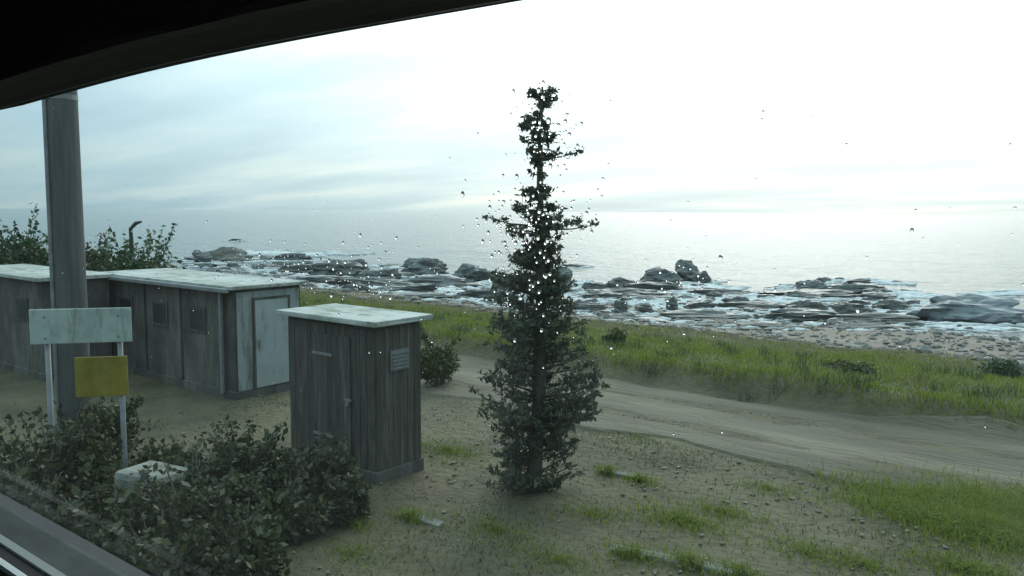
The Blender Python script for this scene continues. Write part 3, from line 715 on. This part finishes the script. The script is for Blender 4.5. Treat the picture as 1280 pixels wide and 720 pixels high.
# ------------------------------------------------------------------ loose stones on verge and track
ico = bmesh.new(); bmesh.ops.create_icosphere(ico, subdivisions=1, radius=1.0)
IV = np.array([v.co[:] for v in ico.verts]); IF = np.array([[v.index for v in f.verts] for f in ico.faces]); ico.free()
def stones(name, X, Y, sz, m, label, flat=0.6):
    Z = height(X, Y); k = in_view(X, Y, Z); X, Y, Z, sz = X[k], Y[k], Z[k], sz[k]; n = len(X)
    nv = len(IV)
    jit = 1 + 0.3 * (rng.random((n, nv, 1)) * 2 - 1)
    sc = sz[:, None, None] * np.stack([rng.uniform(.7, 1.4, n), rng.uniform(.7, 1.2, n), rng.uniform(.4, .9, n) * flat / .6], -1)[:, None, :]
    a = rng.random(n) * 6.283; ca, sa_ = np.cos(a)[:, None], np.sin(a)[:, None]
    P = IV[None] * jit * sc
    P = np.stack([P[..., 0] * ca - P[..., 1] * sa_, P[..., 0] * sa_ + P[..., 1] * ca, P[..., 2]], -1)
    P = P + np.stack([X, Y, Z + sz * 0.2 + 0.01], -1)[:, None, :]
    F = (IF[None] + (np.arange(n) * nv)[:, None, None]).reshape(-1, 3)
    return tag(link(name, np_mesh(name, P.reshape(-1, 3), F), m), label, kind='stuff')
n = 17000; X = rng.uniform(-16, 3, n); Y = 4.3 + rng.random(n) * 9.5; Y = Y + fbm(X * .5, Y * .2, 3)
k = rng.random(n) < (0.05 + 0.95 * sst(.0, .5, fbm(X * .6, Y * .9 + 30, 4))) * (1 - sst(10.5, 13.5, Y))
stones('verge_gravel', X[k], Y[k], 0.006 + 0.032 * rng.random(k.sum()) ** 5, M['stone'], 'loose grey stones scattered over the earth verge')
n = 16000; X = rng.uniform(-30, 2, n); Y = rng.uniform(11.4, 15.7, n); k = rng.random(n) < sst(-.05, .5, fbm(X * .3, Y * 1.3 + 60, 4)); X, Y = X[k], Y[k]; n = len(X)
stones('track_gravel', X, Y, 0.005 + 0.014 * rng.random(n) ** 3, M['stone'], 'loose gravel lying on the pale track')
n = 16000; X = rng.uniform(-90, 15, n); Y = rng.uniform(24, 62, n)
stones('beach_pebbles', X, Y, 0.05 + 0.22 * rng.random(n) ** 3, M['rock_dry'], 'dark pebbles and cobbles strewn over the shingle beach', 0.5)

# ------------------------------------------------------------------ rocks along the shore
def rock_mesh(name, seed, planes=9, sub=4, layer=0.0):
    """angular boulder: ball cut by random planes, then roughened; unit half-width, sits on z=0"""
    r = random.Random(seed)
    bm = bmesh.new(); bmesh.ops.create_icosphere(bm, subdivisions=sub, radius=1.0)
    co = np.array([v.co[:] for v in bm.verts])
    for _ in range(planes):
        nrm = np.array([r.gauss(0, 1), r.gauss(0, 1), r.gauss(0.1, .7)]); nrm /= np.linalg.norm(nrm)
        d = r.uniform(0.45, 0.85); ex = co @ nrm - d; k = ex > 0
        co[k] -= np.outer(ex[k] * 0.92, nrm)
    dirs = co / (np.linalg.norm(co, axis=1)[:, None] + 1e-6)
    nz_ = fbm(dirs[:, 0] * 2.2 + seed, dirs[:, 1] * 2.2 + dirs[:, 2] * 2.9 + seed * .7, 5)
    nz2 = fbm(co[:, 0] * 3 + seed * 1.7, co[:, 2] * 6 + co[:, 1] * 2, 4)
    co = co * (1 + 0.32 * nz_ + 0.10 * nz2)[:, None]
    tl_ = co[:, 2] * 6 + co[:, 0] * 0.9 + 0.5 * fbm(co[:, 0] * 2 + seed, co[:, 1] * 2, 3)      # bedding planes
    st_ = np.floor(tl_) + sst(0.55, 0.95, tl_ - np.floor(tl_)); co[:, 2] += (st_ - tl_) / 6 * 0.75
    w_ = 1 + 0.10 * (np.mod(np.floor(tl_) * 0.618, 1) - .5); co[:, 0] *= w_; co[:, 1] *= w_
    co[:, 0] /= np.abs(co[:, 0]).max(); co[:, 1] /= np.abs(co[:, 1]).max()
    co[:, 2] -= np.quantile(co[:, 2], 0.25); co[:, 2] /= co[:, 2].max()
    for v, q in zip(bm.verts, co): v.co = q
    me = bm_mesh(name, bm)
    return me
foam_spots = []
def rock_px(x0, x1, ytop, ybase, label, m='rock', seed=1, dep=0.55, foam=1.0, sub=4, planes=9, name='shore_rock'):
    px = (x0 + x1) / 2
    p = at_z(px, ybase, SEA + 0.05); d = (p - CAM).dot(CR @ Vector((0, 0, -1)))
    hw = (x1 - x0) / 2 * d / FPX; hh = (ybase - ytop) * d / FPX
    hd = hw * dep; p = p + Vector((-CR[1][0] * 0, 0, 0))
    fwd = CR @ Vector((0, 0, -1)); fwd.z = 0; fwd.normalize()
    c_ = p + fwd * hd * 0.9
    me = rock_mesh(name, seed, planes, sub)
    me.materials.append(M[m])
    o = link(name, me); o.scale = (hw * 1.04, hd, hh * 1.05); o.location = (c_.x, c_.y, SEA - 0.05); o.rotation_euler = (0, 0, R_(YAW))
    tag(o, label, 'rock', 'dark rocks along the shore')
    foam_spots.append((c_.x, c_.y, hw, hd, foam)); return o
rock_px(652, 723, 334, 368, 'large rounded dark boulder just right of the slender tree', seed=11, dep=.7)
rock_px(838, 888, 325, 353, 'jagged peak at the right end of the tall outcrop', seed=12, dep=.8)
rock_px(796, 858, 334, 358, 'broad sloping shoulder of the tall outcrop, left of its jagged peak', seed=13, dep=.6)
rock_px(752, 812, 346, 362, 'low left end of the tall outcrop', seed=14, dep=.5)
rock_px(872, 895, 338, 354, 'small block at the right foot of the jagged peak', seed=15, dep=.8)
rock_px(728, 760, 352, 362, 'small dark rock between the rounded boulder and the tall outcrop', seed=16)
rock_px(726, 786, 363, 374, 'flat dark ledge below the left end of the tall outcrop', seed=17)
rock_px(766, 786, 374, 392, 'square-topped rock below the flat ledge, right of the tree', seed=18, dep=.8)
rock_px(798, 820, 378, 391, 'small upright rock in pale water below the tall outcrop', seed=19, dep=.8)
rock_px(834, 852, 369, 388, 'pointed dark rock standing in foam below the jagged peak', seed=20, dep=.8)
rock_px(848, 900, 374, 386, 'low broken ledge in foam right of the pointed rock', seed=21)
rock_px(884, 906, 364, 372, 'small low rock right of the foam below the jagged peak', seed=22)
rock_px(905, 945, 370, 384, 'dark greenish rock cluster in the middle of the right-hand shallows', seed=23)
rock_px(994, 1038, 350, 366, 'grey boulder at the left of the right-hand reef', seed=24, dep=.7)
rock_px(1014, 1034, 346, 353, 'small dark knob on top of the right-hand reef', seed=25, dep=.7)
rock_px(1036, 1126, 354, 366, 'long low back of the right-hand reef', seed=26, dep=.4)
rock_px(978, 1050, 364, 374, 'low ledge at the near side of the right-hand reef', seed=27, dep=.5)
rock_px(1080, 1136, 366, 376, 'flat rock at the right end of the right-hand reef', seed=28, dep=.5)
rock_px(1096, 1146, 374, 386, 'wet rock with foam left of the smooth grey ledge', seed=29, dep=.5)
rock_px(984, 1040, 374, 388, 'dark mound below the left part of the right-hand reef', seed=30, dep=.5)
rock_px(1040, 1096, 378, 392, 'dark mound below the right part of the right-hand reef', seed=31, dep=.5)
rock_px(1148, 1330, 371, 404, 'long smooth grey ledge at the right edge of the shore', 'slab', seed=32, dep=.42, planes=4, name='smooth_ledge')
rock_px(498, 562, 322, 344, 'low dark rock mass left of the slender tree, far out', seed=33, dep=.6)
rock_px(556, 616, 330, 352, 'dark rounded rock left of the slender tree, nearer', seed=34, dep=.6)
rock_px(612, 656, 340, 364, 'dark rock hidden partly behind the slender tree', seed=35, dep=.6)
rock_px(372, 462, 324, 346, 'wide low dark rock above the nearer hut roof', seed=36, dep=.5)
rock_px(446, 502, 336, 356, 'dark rock right of the wide low rock above the hut roof', seed=37, dep=.5)
rock_px(246, 320, 309, 326, 'far pale-edged ledge above the long hut', 'rock_dry', seed=38, dep=.4)
rock_px(338, 396, 316, 326, 'far low dark reef right of the pale-edged ledge', seed=39, dep=.4)
rock_px(236, 262, 312, 328, 'dark knob at the left end of the pale-edged ledge', seed=40, dep=.7)
rock_px(282, 300, 298, 301, 'tiny flat rock far out in the sea above the pale-edged ledge', seed=41, dep=.5)
rock_px(412, 470, 352, 376, 'grey green rock just above the right end of the nearer hut roof', seed=42, dep=.6)
rock_px(700, 735, 329, 333, 'thin flat rock in the water above the rounded boulder', seed=43, dep=.4)

for k, (x0, x1, yt, yb, lab) in enumerate([
        (470, 600, 366, 380, 'long low rock shelf left of the slender tree, just above the bank'), (330, 440, 344, 356, 'long low shelf of rock just above the long hut roof end'),
        (560, 660, 382, 396, 'low dark shelf of rock at the bank edge, left of the tree trunk'), (716, 830, 392, 405, 'wide dark rock shelf on the shore below the square-topped rock'),
        (820, 950, 388, 402, 'wide dark rock shelf below the low broken ledge'), (930, 1060, 386, 401, 'wide flat rock shelf below the left dark mound of the right reef'),
        (1040, 1170, 392, 404, 'wide flat rock shelf between the right reef and the smooth ledge'), (690, 800, 404, 413, 'brown low shelf of rock on the beach above the small round bush'),
        (900, 1010, 403, 412, 'brown low shelf of rock on the beach, middle of the right half'), (1020, 1130, 404, 413, 'brown low shelf of rock on the beach below the right reef'),
        (776, 880, 352, 364, 'low dark base ledge joining the parts of the tall outcrop'), (960, 1130, 362, 372, 'long thin base ledge of the right-hand reef'), (400, 520, 346, 360, 'long low dark ledge right of the long hut, far shore'),
        (500, 620, 344, 358, 'long low dark ledge left of the slender tree, far shore'),
        (330, 430, 330, 340, 'far flat ledge between the pale-edged ledge and the wide low rock'), (455, 560, 354, 367, 'middle ledge of the rocks left of the slender tree'),
        (560, 650, 360, 376, 'dark broken ledge just left of the tree trunk'), (420, 500, 372, 384, 'dark ledge showing just above the right end of the nearer hut roof'),
        (690, 760, 376, 390, 'dark ledge in the shallows below the large rounded boulder'), (860, 960, 360, 369, 'thin dark ledge in the water right of the jagged peak'),
        (720, 850, 360, 372, 'long dark ledge in the foam under the tall outcrop'), (900, 990, 376, 386, 'dark ledge in the gap between the tall outcrop and the right-hand reef')]):
    rock_px(x0, x1, yt, yb, lab, 'rock_dry' if yb > 402 else 'rock', seed=60 + k, dep=.35, foam=.6 if yb < 390 else .1, name='rock_shelf')

# smaller rocks: copies of a few shapes
protos = [rock_mesh('low_rock', 100 + k, 8, 3) for k in range(10)]
for me in protos: me.materials.append(M['rock'] if random.random() < 0.7 else M['rock_dry'])
zones = [(330, 520, 330, 378, 34), (480, 660, 345, 402, 54), (690, 960, 372, 416, 76), (930, 1160, 376, 414, 56), (720, 900, 356, 380, 20), (980, 1140, 350, 374, 22), (1120, 1280, 404, 418, 12), (250, 340, 318, 338, 8)]
anchors = [(288, 318, 'the far pale-edged ledge'), (367, 322, 'the far low reef'), (417, 336, 'the wide low rock above the hut roof'), (440, 366, 'the grey green rock by the hut roof'), (474, 348, 'the dark rock right of the wide low rock'),
           (530, 336, 'the far rock mass left of the tree'), (586, 344, 'the dark rounded rock left of the tree'), (640, 372, 'the slender tree trunk'), (688, 355, 'the large rounded boulder'), (756, 370, 'the flat ledge right of the boulder'),
           (776, 388, 'the square-topped rock'), (809, 388, 'the small upright rock'), (842, 384, 'the pointed rock in foam'), (874, 382, 'the low broken ledge'), (925, 380, 'the greenish rock cluster'), (864, 345, 'the jagged peak'),
           (826, 352, 'the sloping shoulder of the outcrop'), (1014, 362, 'the grey boulder of the right reef'), (1080, 362, 'the long back of the right reef'), (1012, 384, 'the left dark mound of the right reef'), (1068, 388, 'the right dark mound of the right reef'),
           (1120, 382, 'the wet rock by the smooth ledge'), (1215, 396, 'the smooth grey ledge'), (770, 420, 'the small round bush'), (1060, 440, 'the spreading bush on the bank')]
small = []
fwd = CR @ Vector((0, 0, -1)); fwd.z = 0; fwd.normalize()
for zi, (x0, x1, y0, y1, cnt) in enumerate(zones):
    for k in range(cnt):
        px, py = random.uniform(x0, x1), random.uniform(y0, y1)
        p = at_z(px, py, SEA); d = (p - CAM).dot(CR @ Vector((0, 0, -1)))
        zg = max(SEA - 0.06, gz(p.x, p.y) - 0.05)
        if zg > SEA: p = at_z(px, py, zg); d = (p - CAM).dot(CR @ Vector((0, 0, -1)))
        hw = random.uniform(5, 19) * d / FPX * (0.9 if random.random() < .75 else 1.6); hh = random.uniform(2.5, 7.5) * d / FPX
        o = bpy.data.objects.new('low_rock', protos[random.randrange(10)]); COL.objects.link(o)
        o.location = (p.x, p.y, zg); o.scale = (hw, hw * random.uniform(.4, .7), hh); o.rotation_euler = (R_(random.uniform(-8, 8)), R_(random.uniform(-8, 8)), R_(YAW + random.choice((0, 180)) + random.uniform(-25, 25)))
        small.append((o, px, py, hw * FPX / d, zi))
        foam_spots.append((p.x, p.y, hw, hw * .5, 0.5 if py < 395 else 0.12))

buckets = {}
for o, px, py, wp, zi in small:
    ax_, ay_, an = min(anchors, key=lambda q: (q[0] - px) ** 2 + ((q[1] - py) * 2.2) ** 2)
    dx_, dy_ = px - ax_, (py - ay_) * 2.2
    rel = ('right of' if dx_ > 0 else 'left of') if abs(dx_) > abs(dy_) else ('below' if dy_ > 0 else 'above')
    szw = 'tiny' if wp < 8 else 'small' if wp < 14 else 'broad'
    buckets.setdefault((szw, rel, an), []).append((px, o))
words = ['first', 'second', 'third', 'fourth', 'fifth', 'sixth', 'seventh', 'eighth', 'ninth', 'tenth', 'eleventh', 'twelfth']
for (szw, rel, an), lst in buckets.items():
    lst.sort(key=lambda q: q[0])
    for k, (px, o) in enumerate(lst):
        lab = f'{szw} rock {rel} {an}'
        if len(lst) > 1: lab += f', {words[min(k, 11)]} from left'
        tag(o, lab, 'rock', 'low rocks strewn along the shore')

# ------------------------------------------------------------------ foam round the rocks and along the breaking wave
FP = []
for (x, y, hw, hd, f) in foam_spots:
    nn = int(10 + 26 * f * min(3.0, hw))
    if f < 0.2: nn = 4
    a = rng.random(nn) * 6.283
    rr = 1.0 + np.abs(rng.normal(size=nn)) * 0.28
    lx, ly = np.cos(a) * hw * rr, np.sin(a) * (hd + .5) * rr
    cY, sY = math.cos(R_(YAW)), math.sin(R_(YAW))
    FP.append(np.stack([x + lx * cY - ly * sY, y + lx * sY + ly * cY, rng.uniform(.12, .55, nn) * min(1.6, .6 + hw * .15)], -1))
def foam_line(pts, n, spread, size):
    pts = [at_z(px, py, SEA) for px, py in pts]
    t_ = rng.random(n) * (len(pts) - 1); i_ = np.minimum(t_.astype(int), len(pts) - 2); f_ = (t_ - i_)[:, None]
    A_ = np.array([p[:2] for p in pts]); q_ = A_[i_] * (1 - f_) + A_[i_ + 1] * f_ + rng.normal(size=(n, 2)) * spread
    FP.append(np.concatenate([q_, (size * rng.uniform(.4, 1.3, n))[:, None]], 1))
foam_line([(1126, 366), (1160, 371), (1190, 373), (1230, 369), (1290, 366)], 420, 0.8, .5)
foam_line([(1050, 352), (1090, 351), (1125, 355)], 160, .7, .45)
foam_line([(845, 362), (870, 358), (900, 362)], 320, 1.3, .5)
foam_line([(800, 380), (840, 384), (890, 381)], 260, 1.0, .4)
foam_line([(700, 372), (715, 362), (728, 352)], 160, .6, .45)
foam_line([(480, 368), (540, 362), (600, 366), (640, 372)], 260, 1.6, .5)
foam_line([(300, 318), (330, 316), (370, 318), (420, 318)], 200, 2.5, 1.0)
foam_line([(900, 372), (960, 378), (1000, 372)], 260, 1.0, .45)
foam_line([(1040, 368), (1090, 371), (1140, 380)], 260, .9, .42)
foam_line([(760, 372), (800, 368), (850, 372)], 240, 1.1, .45)
foam_line([(960, 388), (1040, 392), (1100, 388)], 140, .8, .35)
foam_line([(1180, 411), (1230, 412), (1290, 413)], 260, .35, .3)
Q = np.concatenate(FP); n = len(Q)
nv = len(IV)
zz = np.maximum(sea_z(Q[:, 0], Q[:, 1]), height(Q[:, 0], Q[:, 1])) 
sc = Q[:, 2][:, None, None] * np.stack([rng.uniform(.9, 2.0, n), rng.uniform(.5, 1.0, n), rng.uniform(.12, .34, n)], -1)[:, None, :]
P = IV[None] * (1 + 0.35 * (rng.random((n, nv, 1)) * 2 - 1)) * sc
ca, sa_ = math.cos(R_(YAW)), math.sin(R_(YAW))
P = np.stack([P[..., 0] * ca - P[..., 1] * sa_, P[..., 0] * sa_ + P[..., 1] * ca, P[..., 2]], -1) + np.stack([Q[:, 0], Q[:, 1], zz + 0.03], -1)[:, None, :]
F = (IF[None] + (np.arange(n) * nv)[:, None, None]).reshape(-1, 3)
tag(link('sea_foam', np_mesh('sea_foam', P.reshape(-1, 3), F, True), M['foam']), 'white foam breaking round the shore rocks', kind='stuff')

# ------------------------------------------------------------------ raindrops on the outside of the pane
def dome(nu=10, nvv=4):
    V = [(0, 1, 0)]; F = []
    for j in range(1, nvv + 1):
        a = (math.pi / 2) * j / nvv
        for k in range(nu):
            b_ = 2 * math.pi * k / nu
            V.append((math.sin(a) * math.cos(b_), math.cos(a), math.sin(a) * math.sin(b_)))
    for k in range(nu): F.append((0, 1 + (k + 1) % nu, 1 + k))
    for j in range(nvv - 1):
        for k in range(nu):
            a0 = 1 + j * nu + k; a1 = 1 + j * nu + (k + 1) % nu
            F += [(a0, a1, a1 + nu), (a0, a1 + nu, a0 + nu)]
    c0 = len(V); V.append((0, 0, 0)); b0 = 1 + (nvv - 1) * nu
    for k in range(nu): F.append((c0, b0 + k, b0 + (k + 1) % nu))
    return np.array(V), np.array(F)
DV, DF = dome()
D = []
def drops(n, x, y, sx, sy, r0, r1, uniform=False):
    for _ in range(n):
        if uniform: px, py = random.uniform(x - sx, x + sx), random.uniform(y - sy, y + sy)
        else: px, py = random.gauss(x, sx), random.gauss(y, sy)
        if not (-40 < px < 1330 and 20 < py < 640): continue
        p = at_Y(px, py, YG + 0.0023)
        if p.z > ztop - 0.004 or p.z < zsill + 0.01: continue
        D.append((p.x, p.z, random.uniform(r0, r1) * (0.6 + 0.8 * random.random() ** 2)))
drops(110, 682, 165, 22, 30, .0011, .0021)
drops(150, 668, 275, 38, 26, .0011, .0022)
drops(40, 655, 350, 26, 32, .0010, .0019)
drops(60, 330, 325, 34, 14, .0009, .0018)
drops(80, 450, 348, 38, 20, .0009, .0018)
drops(34, 850, 345, 44, 16, .0008, .0014)
drops(70, 420, 300, 90, 30, .0006, .0012)
drops(60, 190, 310, 70, 18, .0007, .0014)
drops(150, 640, 270, 660, 150, .0005, .0011, True)
drops(22, 640, 500, 660, 90, .0006, .0011, True)
drops(14, 760, 420, 320, 50, .0008, .0014)
D = np.array(D); n = len(D); nv = len(DV)
sc = D[:, 2][:, None, None] * np.stack([rng.uniform(.8, 1.15, n), rng.uniform(.45, .7, n), rng.uniform(.9, 1.45, n)], -1)[:, None, :]
wobx = 1 + 0.12 * (rng.random((n, nv, 1)) * 2 - 1) * (DV[:, 1] < 0.3)[None, :, None]
P = DV[None] * sc * wobx + np.stack([D[:, 0], np.full(n, YG + 0.0022), D[:, 1]], -1)[:, None, :]
F = (DF[None] + (np.arange(n) * nv)[:, None, None]).reshape(-1, 3)
tag(link('raindrops', np_mesh('raindrops', P.reshape(-1, 3), F, True), M['drop']), 'raindrops clinging to the outside of the train window', kind='stuff')
